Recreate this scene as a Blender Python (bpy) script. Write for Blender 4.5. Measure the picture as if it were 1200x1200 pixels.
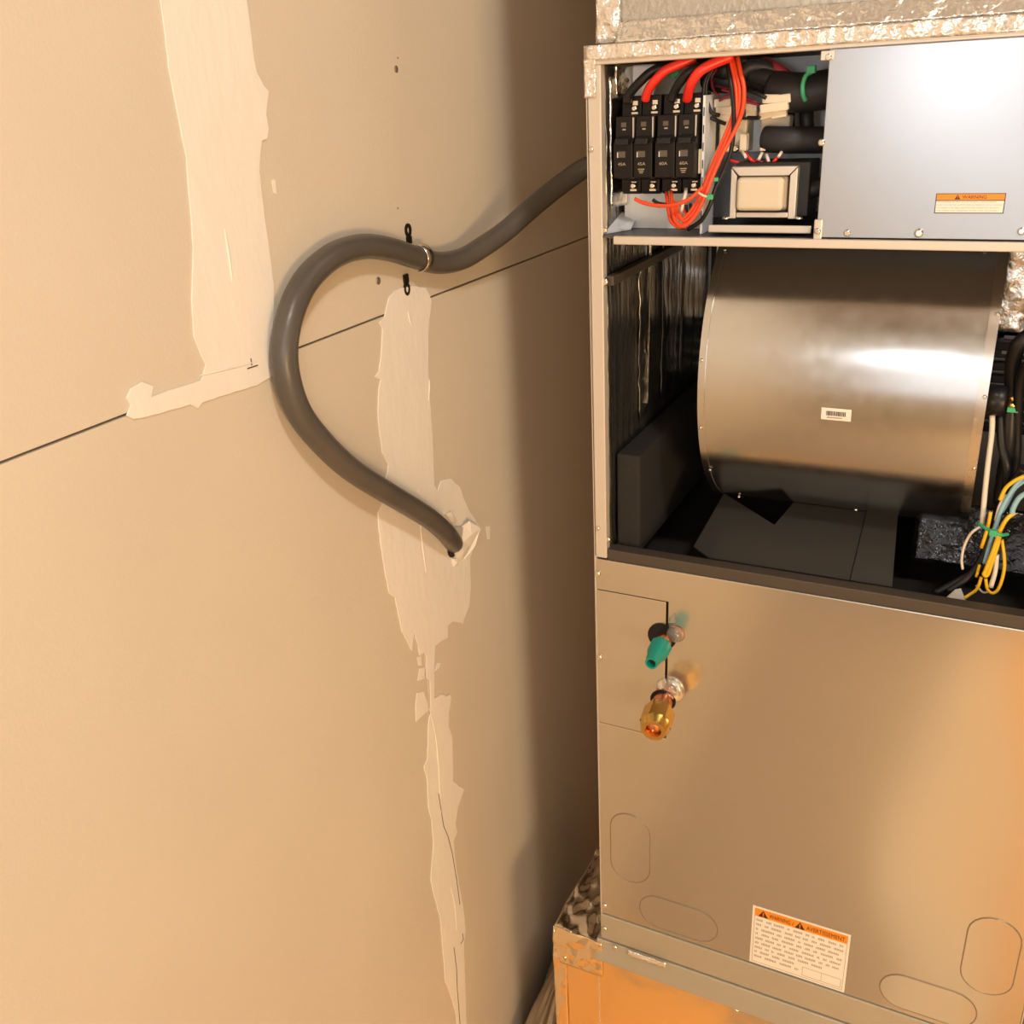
import bpy, bmesh, math, random
from math import sin, cos, pi, radians, sqrt
from mathutils import Vector, Matrix, noise
random.seed(7)
for o in list(bpy.data.objects): bpy.data.objects.remove(o)
scn = bpy.context.scene
COL = scn.collection

# ------------------------------------------------------------------ camera
# world: origin at the lower left front corner of the air handler's lower panel; x right, y away, z up (metres)
FPX = 1125.59
def _rot(a, b, c):
    ry = Matrix(((cos(a), 0, sin(a)), (0, 1, 0), (-sin(a), 0, cos(a))))
    rx = Matrix(((1, 0, 0), (0, cos(b), -sin(b)), (0, sin(b), cos(b))))
    rz = Matrix(((cos(c), -sin(c), 0), (sin(c), cos(c), 0), (0, 0, 1)))
    return rz @ rx @ ry
CM = _rot(.482064148, .411103697, -.0550839334) @ Matrix(((1, 0, 0), (0, 0, -1), (0, 1, 0)))
CAM = Vector((.41071357, -1.0, 1.13005642))
cam_data = bpy.data.cameras.new('camera'); cam = bpy.data.objects.new('camera', cam_data); COL.objects.link(cam)
cam_data.sensor_width = 36; cam_data.lens = FPX / 1200 * 36; cam_data.clip_start = .02
rgt, dwn, fwd = Vector(CM[0]), Vector(CM[1]), Vector(CM[2])
cam.matrix_world = Matrix(((rgt.x, -dwn.x, -fwd.x, CAM.x), (rgt.y, -dwn.y, -fwd.y, CAM.y), (rgt.z, -dwn.z, -fwd.z, CAM.z), (0, 0, 0, 1)))
scn.camera = cam
CMT = CM.transposed()
def at(u, v, axis, val):
    d = CMT @ Vector(((u - 600) / FPX, (v - 600) / FPX, 1))
    return CAM + d * ((val - CAM[axis]) / d[axis])
def ax(*p): return at(*p[:2], 0, p[2])
def ay(u, v, y): return at(u, v, 1, y)

# ------------------------------------------------------------------ world, lights, exposure
scn.view_settings.view_transform = 'Standard'; scn.view_settings.look = 'None'
scn.view_settings.exposure = 0.0; scn.view_settings.gamma = 1.0
try: scn.view_settings.use_curve_mapping = False
except Exception: pass
w = bpy.data.worlds.new('world'); scn.world = w; w.use_nodes = True
w.node_tree.nodes['Background'].inputs[0].default_value = (1, .9, .78, 1)
w.node_tree.nodes['Background'].inputs[1].default_value = .3
def light(name, typ, loc, power, col, **k):
    d = bpy.data.lights.new(name, typ); d.energy = power; d.color = col
    for a, b in k.items(): setattr(d, a, b)
    o = bpy.data.objects.new(name, d); COL.objects.link(o); o.location = loc
    return o
light('ceiling_bulb', 'POINT', (1.06, -1.10, 2.27), 64, (1, .95, .87), shadow_soft_size=.09)
light('work_light', 'POINT', (1.80, -1.75, .55), 94, (1, .69, .36), shadow_soft_size=.26)
light('flash_lamp', 'POINT', (.28, -1.02, 1.145), 2.7, (.92, .96, 1), shadow_soft_size=.035)
wl = light('window_daylight', 'AREA', (.75, -2.36, 1.0), 6.5, (.78, .90, 1), shape='RECTANGLE', size=1.3, size_y=1.1)
wl.rotation_euler = (radians(90), 0, 0)

# ------------------------------------------------------------------ materials
def mat(name, col, rough=.5, metal=0., spec=None, var=0., vscale=8., bump=0., bscale=40., bdetail=4., aniso=0., stretch=None, coat=0., cracks=0., rvar=0.):
    m = bpy.data.materials.new(name); m.use_nodes = True
    nt = m.node_tree; b = nt.nodes['Principled BSDF']
    b.inputs['Base Color'].default_value = (*col, 1); b.inputs['Roughness'].default_value = rough; b.inputs['Metallic'].default_value = metal
    if spec is not None: b.inputs['Specular IOR Level'].default_value = spec
    if coat: b.inputs['Coat Weight'].default_value = coat
    tc = nt.nodes.new('ShaderNodeTexCoord'); src = tc.outputs['Object']
    if stretch:
        mp = nt.nodes.new('ShaderNodeMapping'); mp.inputs['Scale'].default_value = stretch
        nt.links.new(src, mp.inputs[0]); src = mp.outputs[0]
    if var or rvar:
        n = nt.nodes.new('ShaderNodeTexNoise'); n.inputs['Scale'].default_value = vscale; n.inputs['Detail'].default_value = 5
        nt.links.new(src, n.inputs['Vector'])
    if var:
        mx = nt.nodes.new('ShaderNodeMix'); mx.data_type = 'RGBA'
        mx.inputs['A'].default_value = (*[c * (1 - var) for c in col], 1); mx.inputs['B'].default_value = (*[min(1, c * (1 + var)) for c in col], 1)
        nt.links.new(n.outputs['Fac'], mx.inputs['Factor']); nt.links.new(mx.outputs['Result'], b.inputs['Base Color'])
    if rvar:
        mr = nt.nodes.new('ShaderNodeMapRange'); mr.inputs['To Min'].default_value = rough - rvar; mr.inputs['To Max'].default_value = rough + rvar
        mr.inputs['From Min'].default_value = .3; mr.inputs['From Max'].default_value = .7
        nt.links.new(n.outputs['Fac'], mr.inputs['Value']); nt.links.new(mr.outputs[0], b.inputs['Roughness'])
    if bump:
        n2 = nt.nodes.new('ShaderNodeTexNoise'); n2.inputs['Scale'].default_value = bscale; n2.inputs['Detail'].default_value = bdetail
        nt.links.new(src, n2.inputs['Vector'])
        bp = nt.nodes.new('ShaderNodeBump'); bp.inputs['Strength'].default_value = 1; bp.inputs['Distance'].default_value = bump
        nt.links.new(n2.outputs['Fac'], bp.inputs['Height']); nt.links.new(bp.outputs[0], b.inputs['Normal'])
    return m
M = {}
M['paper'] = mat('drywall_paper', (.63, .56, .455), .85, var=.05, vscale=5, bump=.0003, bscale=300, spec=.2)
M['mud'] = mat('joint_compound', (.81, .765, .69), .8, var=.04, vscale=10, bump=.0012, bscale=45, stretch=(1, 1, .5), spec=.2)
M['gypsum'] = mat('broken_gypsum', (.52, .49, .45), .9, var=.15, vscale=60, bump=.002, bscale=120)
M['dark'] = mat('dark_gap', (.03, .022, .016), .9)
M['wood'] = mat('plywood', (.46, .36, .25), .5, var=.25, vscale=3, stretch=(1, 8, 1))
M['studs'] = mat('brown_board', (.20, .14, .085), .8, var=.2, vscale=3)
M['plaster'] = mat('pale_plaster', (.50, .46, .41), .85, var=.05)
M['ceil'] = mat('ceiling_board', (.22, .16, .10), .85, var=.06)
M['cab'] = mat('tan_grey_painted_steel', (.62, .58, .51), .19, metal=.86, bump=.02, bscale=3.0, bdetail=0)
M['rail'] = mat('dull_galvanised_rail', (.50, .48, .40), .4, metal=.5, var=.06, vscale=30)
M['boardpale'] = mat('pale_board', (.85, .74, .56), .6)
M['boardorange'] = mat('orange_board', (.84, .48, .17), .5)
M['cab_edge'] = mat('painted_steel_edge', (.66, .60, .52), .45, metal=.35)
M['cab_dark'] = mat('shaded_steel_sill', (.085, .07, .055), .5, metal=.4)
M['galv'] = mat('galvanised_sheet', (.66, .62, .56), .27, metal=1, var=.06, vscale=30, rvar=.04)
M['drum'] = mat('brushed_galvanised_steel', (.60, .60, .59), .22, metal=1, var=.02, vscale=60, rvar=.03)
M['cover'] = mat('pale_zinc_sheet', (.455, .485, .525), .33, metal=.85, var=.03, vscale=40)
M['shelf'] = mat('dark_grey_shelf', (.10, .10, .105), .4, metal=.4)
M['plate'] = mat('pale_blue_zinc_plate', (.74, .78, .82), .45, metal=.2, var=.05)
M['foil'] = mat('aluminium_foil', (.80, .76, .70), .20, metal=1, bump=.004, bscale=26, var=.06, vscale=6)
M['tape'] = mat('foil_tape', (.84, .80, .74), .24, metal=.72, bump=.008, bscale=50, bdetail=3)
M['duct'] = mat('foil_duct_face', (.47, .455, .41), .45, metal=.6, bump=.0015, bscale=160, var=.12, vscale=7)
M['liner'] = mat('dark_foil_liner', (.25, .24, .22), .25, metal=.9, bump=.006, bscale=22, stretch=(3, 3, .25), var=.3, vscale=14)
M['wrap'] = mat('dull_foil_wrap', (.50, .42, .32), .3, metal=.7, bump=.004, bscale=18)
M['floorglow_foil'] = mat('base_foil', (.95, .80, .58), .14, metal=1, bump=.002, bscale=9, bdetail=2)  # warm tint paints the mirrored floor's orange into the foil
M['black'] = mat('black_plastic', (.010, .010, .011), .38, spec=.35)
M['blackm'] = mat('matt_black_foam', (.016, .014, .012), .85, bump=.0006, bscale=300)
M['rubber'] = mat('black_sleeve', (.018, .018, .022), .5)
M['breaker'] = mat('black_phenolic', (.010, .008, .007), .42, spec=.25, var=.2, vscale=20)
M['print'] = mat('faint_gold_print', (.42, .34, .22), .6)
M['printdim'] = mat('dim_brown_print', (.10, .08, .06), .6)
M['red'] = mat('red_wire_jacket', (.80, .035, .02), .35)
M['orange'] = mat('orange_red_wire_jacket', (.83, .075, .02), .38)
M['white'] = mat('white_wire_jacket', (.75, .68, .58), .45)
M['cream'] = mat('cream_plastic', (.72, .64, .50), .5)
M['coil'] = mat('tan_coil_cover', (.64, .57, .44), .55)
M['frame'] = mat('pale_steel_frame', (.66, .62, .56), .4, metal=.5)
M['core'] = mat('black_iron_core', (.015, .014, .014), .45)
M['green'] = mat('green_plastic', (.05, .42, .20), .4)
M['teal'] = mat('teal_plastic_cap', (.0, .26, .20), .42)
M['yellow'] = mat('yellow_wire_jacket', (.85, .50, .02), .4)
M['blue'] = mat('pale_blue_wire_jacket', (.28, .50, .60), .45)
M['brass'] = mat('brass', (.78, .50, .15), .27, metal=1, var=.06, vscale=50)
M['copper'] = mat('copper', (.72, .30, .16), .28, metal=1)
M['silver'] = mat('plated_screw', (.82, .79, .72), .22, metal=1)
M['conduit'] = mat('grey_conduit_jacket', (.09, .080, .068), .36, var=.28, vscale=14, bump=.0006, bscale=60)
M['strap'] = mat('black_steel_strap', (.02, .018, .016), .35, metal=.5)
M['steelb'] = mat('bright_band_steel', (.75, .72, .68), .2, metal=1)
M['sticker'] = mat('white_sticker', (.80, .77, .71), .5)
M['sorange'] = mat('orange_print', (.85, .27, .02), .5)
M['ink'] = mat('dark_ink', (.035, .02, .012), .6)
M['faint'] = mat('grey_ink', (.36, .31, .25), .6)
M['clear'] = mat('clear_sealant', (.92, .86, .76), .18)
M['clear'].node_tree.nodes['Principled BSDF'].inputs['Transmission Weight'].default_value = .85
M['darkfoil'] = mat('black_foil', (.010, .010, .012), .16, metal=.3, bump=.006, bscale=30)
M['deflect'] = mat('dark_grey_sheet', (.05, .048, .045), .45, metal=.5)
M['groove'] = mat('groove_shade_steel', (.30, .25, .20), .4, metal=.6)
M['burgundy'] = mat('burgundy_jacket', (.28, .03, .05), .4)

# ------------------------------------------------------------------ helpers
ROOTLOC = {}
def thing(name, loc, label, cat, group=None):
    o = bpy.data.objects.new(name, None); COL.objects.link(o); o.location = loc; o.empty_display_size = .05
    o['label'] = label; o['category'] = cat
    if group: o['group'] = group
    ROOTLOC[o.name] = Vector(loc)
    return o
class MB:
    def __init__(s): s.v = []; s.f = []; s.smooth = []
    def add(s, vs, fs, smooth=False):
        n = len(s.v); s.v += [Vector(p) for p in vs]; s.f += [tuple(i + n for i in f) for f in fs]; s.smooth += [smooth] * len(fs); return s
    def box(s, x0, x1, y0, y1, z0, z1):
        return s.add([(x0, y0, z0), (x1, y0, z0), (x1, y1, z0), (x0, y1, z0), (x0, y0, z1), (x1, y0, z1), (x1, y1, z1), (x0, y1, z1)],
                     [(0, 3, 2, 1), (4, 5, 6, 7), (0, 1, 5, 4), (1, 2, 6, 5), (2, 3, 7, 6), (3, 0, 4, 7)])
    def tube(s, pts, r, n=10, caps=True):
        pts = [Vector(p) for p in pts]; rs = r if isinstance(r, (list, tuple)) else [r] * len(pts)
        t = (pts[1] - pts[0]).normalized(); u = t.orthogonal().normalized(); vs = []; k = len(pts)
        for i, p in enumerate(pts):
            t2 = (pts[min(i + 1, k - 1)] - pts[max(i - 1, 0)]).normalized()
            u = (u - t2 * u.dot(t2)).normalized(); w_ = t2.cross(u)
            vs += [p + (u * cos(2 * pi * j / n) + w_ * sin(2 * pi * j / n)) * rs[i] for j in range(n)]
        fs = [(i * n + j, i * n + (j + 1) % n, (i + 1) * n + (j + 1) % n, (i + 1) * n + j) for i in range(k - 1) for j in range(n)]
        s.add(vs, fs, n > 6)
        if caps: s.add([], []); b = len(s.v) - len(vs); s.f += [tuple(b + j for j in reversed(range(n))), tuple(b + (k - 1) * n + j for j in range(n))]; s.smooth += [False, False]
        return s
    def lathe(s, p, d, prof, n=24):      # rings (distance along d, radius) with one fixed frame
        p = Vector(p); d = Vector(d).normalized(); u = d.orthogonal().normalized(); v = d.cross(u); k = len(prof)
        vs = [p + d * t + (u * cos(2 * pi * j / n) + v * sin(2 * pi * j / n)) * q for t, q in prof for j in range(n)]
        return s.add(vs, [(i * n + j, i * n + (j + 1) % n, (i + 1) * n + (j + 1) % n, (i + 1) * n + j) for i in range(k - 1) for j in range(n)], True)
    def cyl(s, p, d, r, h, n=16, r2=None):
        d = Vector(d).normalized(); return s.tube([Vector(p), Vector(p) + d * h], [r, r if r2 is None else r2], n)
    def prism(s, poly, d):              # polygon (any plane) swept along d
        k = len(poly); d = Vector(d); a = [Vector(p) for p in poly]
        return s.add(a + [p + d for p in a], [tuple(range(k)), tuple(reversed(range(k, 2 * k)))] + [(i, i + k, (i + 1) % k + k, (i + 1) % k) for i in range(k)])
    def sheet(s, o, du, dv, nu, nv, amp=0, nrm=None, freq=30, thick=0., fn=None, seed=0):
        o, du, dv = Vector(o), Vector(du), Vector(dv); nrm = Vector(nrm) if nrm else du.cross(dv).normalized(); g = []
        for j in range(nv + 1):
            for i in range(nu + 1):
                p = o + du * (i / nu) + dv * (j / nv)
                h = noise.noise(p * freq + Vector((seed, 0, 0))) + .5 * noise.noise(p * freq * 2.3 + Vector((0, seed, 7)))
                p = p + nrm * h * amp
                if fn: p = fn(p, i / nu, j / nv)
                g.append(p)
        m = nu + 1; q = len(g); fs = [(j * m + i, j * m + i + 1, (j + 1) * m + i + 1, (j + 1) * m + i) for j in range(nv) for i in range(nu)]
        if thick:
            rim = [i for i in range(m)] + [j * m + nu for j in range(1, nv + 1)] + [nv * m + i for i in reversed(range(nu))] + [j * m for j in reversed(range(1, nv))]
            s.add(g + [p - nrm * thick for p in g], fs + [tuple(q + i for i in reversed(f)) for f in fs] + [(rim[(i + 1) % len(rim)], rim[i], q + rim[i], q + rim[(i + 1) % len(rim)]) for i in range(len(rim))], True)
        else: s.add(g, fs, True)
        return s
    def build(s, name, m, parent=None, bevel=0., label=None, seg=2, kind=None, flat=False):
        lo = Vector([min(p[i] for p in s.v) for i in range(3)]); hi = Vector([max(p[i] for p in s.v) for i in range(3)]); c = (lo + hi) / 2
        me = bpy.data.meshes.new(name); me.from_pydata([p - c for p in s.v], [], s.f)
        bm = bmesh.new(); bm.from_mesh(me); bmesh.ops.recalc_face_normals(bm, faces=bm.faces)
        big = [f for f in bm.faces if len(f.verts) > 4]
        bm.to_mesh(me); bm.free()
        me.polygons.foreach_set('use_smooth', [(False if flat else x) for x in s.smooth]); me.update()
        me.materials.append(M[m] if isinstance(m, str) else m)
        o = bpy.data.objects.new(name, me); COL.objects.link(o)
        base = Vector((0, 0, 0))
        if parent is not None: o.parent = parent; base = ROOTLOC[parent.name]
        o.location = c - base; ROOTLOC[o.name] = c
        if bevel:
            b = o.modifiers.new('bevel', 'BEVEL'); b.width = bevel; b.segments = seg; b.limit_method = 'ANGLE'; b.angle_limit = radians(40)
        if label: o['label'] = label
        if kind: o['kind'] = kind
        return o
def tag(o, label, cat, group=None):
    o['label'] = label; o['category'] = cat
    if group: o['group'] = group
    return o
def spline(pts, n=8):
    P_ = [Vector(p) for p in pts]; P_ = [2 * P_[0] - P_[1]] + P_ + [2 * P_[-1] - P_[-2]]; out = []
    for i in range(1, len(P_) - 2):
        a, b, c, d = P_[i - 1:i + 3]
        for k in range(n):
            t = k / n
            out.append(.5 * ((2 * b) + (c - a) * t + (2 * a - 5 * b + 4 * c - d) * t * t + (3 * b - a - 3 * c + d) * t ** 3))
    out.append(P_[-2]); return out
def stadium(cx, cz, lx, lz, n=10):
    r = min(lx, lz) / 2; out = []
    if lx >= lz: ends = ((cx + lx / 2 - r, cz, -90), (cx - lx / 2 + r, cz, 90))
    else: ends = ((cx, cz + lz / 2 - r, 0), (cx, cz - lz / 2 + r, 180))
    for ex, ez, a0 in ends:
        out += [(ex + r * cos(radians(a0 + 180 * i / n)), ez + r * sin(radians(a0 + 180 * i / n))) for i in range(n + 1)]
    return out
def screw(p, d, r, parent, m='silver', name='screw', slot='cross'):
    d = Vector(d).normalized(); p = Vector(p); u = d.orthogonal().normalized(); v = d.cross(u)
    q = MB(); q.tube([p, p + d * r * .35, p + d * r * .7], [r, r, r * .6], 12)
    o = q.build(name, m, parent)
    return o
def text(body, x0, x1, z, h, y, m, parent, name='lettering', squeeze=True):
    cu = bpy.data.curves.new('t', 'FONT'); cu.body = body; cu.size = 1; cu.extrude = 0.0
    t = bpy.data.objects.new('t', cu); COL.objects.link(t)
    me = bpy.data.meshes.new_from_object(t.evaluated_get(bpy.context.evaluated_depsgraph_get()))
    bpy.data.objects.remove(t)
    vs = [v.co.copy() for v in me.vertices]; a0 = min(v.x for v in vs); a1 = max(v.x for v in vs); b0 = min(v.y for v in vs); b1 = max(v.y for v in vs)
    q = MB(); q.add([(x0 + (v.x - a0) / (a1 - a0) * (x1 - x0), y, z + (v.y - b0) / (b1 - b0) * h) for v in vs], [tuple(p.vertices) for p in me.polygons])
    bpy.data.meshes.remove(me)
    return q.build(name, m, parent)
def struct(q, name, m, parent=None, **k):
    o = q.build(name, m, parent, **k); o['kind'] = 'structure'; return o

# ------------------------------------------------------------------ the room
XW = -.22; FL = -.62; CE = 2.42
struct(MB().box(-.40, 2.2, -2.5, 1.1, FL - .05, FL - .018), 'floor', 'dark')
flo = bpy.data.objects['floor']; bx = -.40
for i, (wd, mm) in enumerate(((.26, 'wood'), (.26, 'wood'), (.26, 'wood'), (.20, 'boardpale'), (.26, 'boardorange'), (.26, 'boardorange'), (.26, 'wood'), (.26, 'boardorange'), (.26, 'wood'), (.30, 'wood'))):
    jy = -.50 + .06 * (i % 3)                              # board ends butt here; unseen boards, toned for their reflections in steel and foil
    MB().box(bx + .001, bx + wd - .001, -2.495, jy - .001, FL - .018, FL).build('floor_board', mm, flo)
    MB().box(bx + .001, bx + wd - .001, jy + .001, 1.095, FL - .018, FL).build('floor_board', 'boardorange', flo); bx += wd
struct(MB().box(-.40, 2.2, -2.5, 1.1, CE, CE + .05), 'ceiling', 'ceil')
struct(MB().box(-.40, 2.2, .95, 1.1, FL, CE), 'wall_back', 'studs')
struct(MB().box(2.05, 2.2, -2.4, .95, FL, CE), 'wall_right', 'studs')
struct(MB().box(-.30, 2.05, -2.5, -2.4, FL, CE), 'wall_front', 'plaster')
wall = struct(MB().box(-.30, XW - .0125, -2.4, .95, FL, CE), 'wall_left', 'dark')
zs, yu, yl = .9035, -.305, -.0735       # seam height, upper joint, lower joint
for (y0, y1, z0, z1) in ((-2.395, yu - .0008, zs + .0012, CE - .003), (yu + .0008, .945, zs + .0012, CE - .003), (-2.395, yl - .0008, FL + .003, zs - .0012), (yl + .0008, .945, FL + .003, zs - .0012)):
    MB().box(XW - .0125, XW, y0, y1, z0, z1).build('drywall_sheet', 'paper', wall, bevel=.0006)
def rough_poly(px, d, jit):
    pts = [at(u, v, 0, XW) for u, v in px]; out = []
    for i, p in enumerate(pts):
        q = pts[(i + 1) % len(pts)]; k = max(1, int((q - p).length / .007))
        for j in range(k):
            r = p.lerp(q, j / k)
            if j: r += Vector((0, noise.noise(r * 90) * jit, noise.noise(r * 90 + Vector((5, 5, 5))) * jit))
            out.append(r)
    return out
patch1 = [(181,-120),(184,-40),(186,0),(192,40),(196,80),(203,115),(210,150),(217,185),(219,215),(222,250),(225,290),(224,320),(223,350),(226,395),(232,410),(240,427),(237,437),(235,445),(205,455),(176,465),(179,452),(165,447),(152,455),(147,466),(152,475),(147,487),(155,491),(180,486),(210,478),(222,474),(231,479),(236,472),(262,463),(300,452),(318,441),(319,425),(319,400),(320,340),(317,310),(313,280),(309,255),(306,230),(303,200),(304,180),(306,165),(312,163),(314,150),(311,135),(314,107),(308,100),(300,85),(296,65),(292,30),(288,0),(284,-40),(278,-120)]
patch2 = [(461,341),(470,337),(487,335),(498,337),(505,352),(502,375),(501,400),(501,430),(502,455),(504,480),(506,510),(507,540),(508,568),(512,575),(516,563),(527,560),(538,570),(543,585),(550,600),(556,608),(563,620),(556,637),(550,655),(551,690),(549,710),(543,725),(542,731),(530,728),(524,733),(524,747),(515,752),(509,757),(508,780),(508,818),(517,813),(522,816),(527,813),(528,818),(525,835),(525,850),(529,862),(530,890),(530,915),(540,922),(543,925),(536,945),(533,965),(535,975),(531,985),(533,1010),(538,1040),(543,1070),(545,1090),(543,1105),(544,1140),(546,1200),(549,1260),(541,1260),(537,1230),(534,1190),(527,1165),(521,1150),(518,1110),(515,1075),(508,1050),(504,1030),(505,1015),(507,990),(505,960),(501,945),(500,915),(496,898),(500,890),(501,850),(504,830),(503,797),(499,795),(499,770),(496,765),(491,768),(489,755),(484,740),(482,763),(478,755),(470,740),(465,715),(462,700),(455,695),(451,675),(447,650),(443,620),(442,600),(447,590),(450,570),(454,545),(447,530),(444,510),(442,490),(443,455),(445,445),(438,442),(443,435),(446,410),(447,385),(443,378),(449,372),(452,360),(455,348)]
for px, d, j in ((patch1, .0016, .0012), (patch2, .0016, .0014), ([(488,812),(496,810),(500,822),(502,832),(495,838),(487,846),(486,830)], .0011, .0008), ([(491,783),(497,782),(497,795),(489,798)], .001, .0006), ([(512,777),(516,776),(514,783),(509,787)], .001, .0004), ([(488,770),(493,768),(494,780),(490,780)], .001, .0004), ([(318,211),(322,210),(324,228),(320,226)], .0006, .0004), ([(569,617),(574,616),(574,632),(571,632)], .0006, .0004)):
    MB().prism(rough_poly(px, d, j), (d, 0, 0)).build('joint_compound', 'mud', wall, bevel=.0006, label='pale smear of joint compound')
def ridge(px, h, r, m='mud', name='compound_ridge'):
    MB().tube(spline([at(u, v, 0, XW + h) for u, v in px], 4), [r * (.5 + .5 * sin(pi * i / ((len(px) - 1) * 4))) for i in range((len(px) - 1) * 4 + 1)], 6).build(name, m, wall)
ridge([(503,830),(510,860),(514,900),(517,950),(524,975)], .0016, .0012); ridge([(528,1040),(533,1060),(535,1090)], .0016, .0012)
ridge([(263,268),(268,300),(272,330)], .0014, .0016); ridge([(478,365),(480,376),(483,382)], .0014, .0014); ridge([(503,445),(503,455),(502,470)], .0014, .0014)
ridge([(492,610),(495,640),(499,670)], .0014, .0014); ridge([(490,575),(499,590),(506,600),(515,606)], .0018, .0022); ridge([(235,440),(270,431),(300,424)], .0014, .0016)
# crack lines in the compound over the joints
def crack(px):
    q = MB(); p = [at(u, v, 0, XW + .0019) for u, v in px]
    for a, b in zip(p, p[1:]): q.tube([a, b], .00055, 5)
    q.build('hairline_crack', 'dark', wall)
crack([(514,930),(517,950),(520,968),(525,980),(530,1000),(535,1030),(539,1060)]); crack([(542,1094),(543,1101),(540,1106)]); crack([(532,1110),(535,1135),(536,1160),(538,1185),(540,1215)])
crack([(290,432),(296,430),(302,428)]); crack([(294,420),(295,428)])
# screw heads and dimples
for u, v, r in ((443, 329, .0042), (464, 81, .0036), (466, 68, .001), (466, 244, .001)):
    c = at(u, v, 0, XW); MB().tube([c, c + Vector((.0007, 0, 0)), c + Vector((.0012, 0, 0))], [r, r, r * .5], 12).build('drywall_screw', 'groove', wall)
# broken hole with a plug of crumpled gypsum paper
hc = at(531, 640, 0, XW + .0019)
MB().tube([hc - Vector((.001, 0, 0)), hc + Vector((.0006, 0, 0))], .0160, 20).build('cable_hole', 'dark', wall)
def flap(px, off, m='mud', name='torn_paper_flap'):
    vs = [at(u, v, 0, XW + o_) for (u, v), o_ in zip(px, off)]; c = sum(vs, Vector()) / len(vs) + Vector((.003, 0, 0)); k = len(vs)
    back = [p - Vector((.0025, 0, 0)) for p in vs]
    MB().add(vs + [c] + back, [(i, (i + 1) % k, k) for i in range(k)] + [(i, k + 1 + i, k + 1 + (i + 1) % k, (i + 1) % k) for i in range(k)] + [tuple(k + 1 + i for i in range(k))]).build(name, m, wall)
flap([(543,617),(551,611),(563,619),(558,630),(549,642),(541,637)], [.006, .012, .015, .010, .006, .008])
flap([(536,656),(534,648),(541,636),(549,640),(548,648),(540,657)], [.003, .006, .011, .008, .004, .003])
flap([(563,619),(560,634),(550,654),(545,655),(556,634)], [.014, .008, .003, .003, .009])
flap([(526,612),(533,617),(543,618),(541,634),(536,640),(533,628)], [.003, .006, .006, .010, .007, .006], 'gypsum', 'broken_gypsum')
flap([(531,655),(537,654),(537,663),(532,664)], [.004, .005, .003, .003], 'mud')
flap([(522,603),(529,600),(536,610),(530,613)], [.004, .006, .005, .004], 'mud')

# ------------------------------------------------------------------ grey conduit and its strap
CR = .0132
path = [(531.5,637,-.2190),(530,634,-.211),(522,624,-.2005),(505,609,-.197),(485,596,-.197),(450,575,-.197),(410,549,-.198),(376,517,-.199),(350,482,-.200),(336,440,-.200),(334,400,-.200),(343,360,-.200),(362,325,-.202),(392,299,-.204),(425,289,-.2055),(456,292,-.2060),(485,301,-.2060),(514,308,-.204),(541,303.5,-.197),(566,289,-.186),(592,271,-.172),(617,249,-.157),(642,228,-.140),(667,209,-.120),(690,195,-.098)]
pts = [at(u, v, 0, x) for u, v, x in path]
pts += [Vector((-.055, pts[-1].y + .025, pts[-1].z + .012)), Vector((-.03, pts[-1].y + .035, pts[-1].z + .012)), Vector((-.001, pts[-1].y + .036, pts[-1].z + .012))]
tag(MB().tube(spline(pts, 8), CR, 24).build('flexible_conduit', 'conduit'), 'thick grey-brown flexible conduit looping from the wall hole up to the cabinet', 'conduit')
bt = at(481, 266, 0, XW); cc = at(485, 301, 0, -.2060)
st = thing('conduit_strap', tuple(at(478, 310, 0, XW)), 'small black two-hole strap holding the grey conduit to the wall', 'strap')
def tab(u0, v0, u1, v1, hole_v):
    a, b = at(u0, v0, 0, XW + .0017), at(u1, v1, 0, XW + .0017); y0 = (a.y + b.y) / 2; z0, z1 = min(a.z, b.z), max(a.z, b.z); hz = at(u0, hole_v, 0, XW).z
    n = 20; wo, up = .0062, 1 if hz > (z0 + z1) / 2 else -1
    ring_o, ring_i = [], []
    for i in range(n):
        t = 2 * pi * i / n; ring_o.append((y0 + wo * cos(t), hz + wo * 1.25 * sin(t))); ring_i.append((y0 + .0030 * cos(t), hz + .0042 * sin(t)))
    q = MB(); xa, xb = XW + .0004, XW + .0024
    q.add([(xb, *p) for p in ring_o] + [(xb, *p) for p in ring_i] + [(xa, *p) for p in ring_o] + [(xa, *p) for p in ring_i],
          [f for i in range(n) for j in ((i + 1) % n,) for f in ((i, j, n + j, n + i), (i, 2 * n + i, 2 * n + j, j), (n + i, n + j, 3 * n + j, 3 * n + i), (2 * n + i, 3 * n + i, 3 * n + j, 2 * n + j))])
    e = hz - up * wo * 1.1
    q.box(xa, xb + .0004, y0 - .0046, y0 + .0046, min(e, z0 if up > 0 else z1), max(e, z0 if up > 0 else z1))
    q.build('strap_tab', 'strap', st); return y0
ty = tab(480, 263, 478, 286, 269); tab(477, 321, 476, 346, 338)
zc = at(487, 303.5, 0, -.2060).z; band = []
for i in range(17):
    a = radians(-92 + 184 * i / 16); band.append((-.2060 + cos(a) * (CR + .0026), zc + sin(a) * (CR + .0026)))
q = MB(); w_ = .0065; k = len(band)
vs = [(x, ty - w_, z) for x, z in band] + [(x, ty + w_, z) for x, z in band] + [(x - .0, ty - w_, z) for x, z in [(-.2060 + (b[0] + .2060) * .93, zc + (b[1] - zc) * .93) for b in band]] + [(x, ty + w_, z) for x, z in [(-.2060 + (b[0] + .2060) * .93, zc + (b[1] - zc) * .93) for b in band]]
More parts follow.
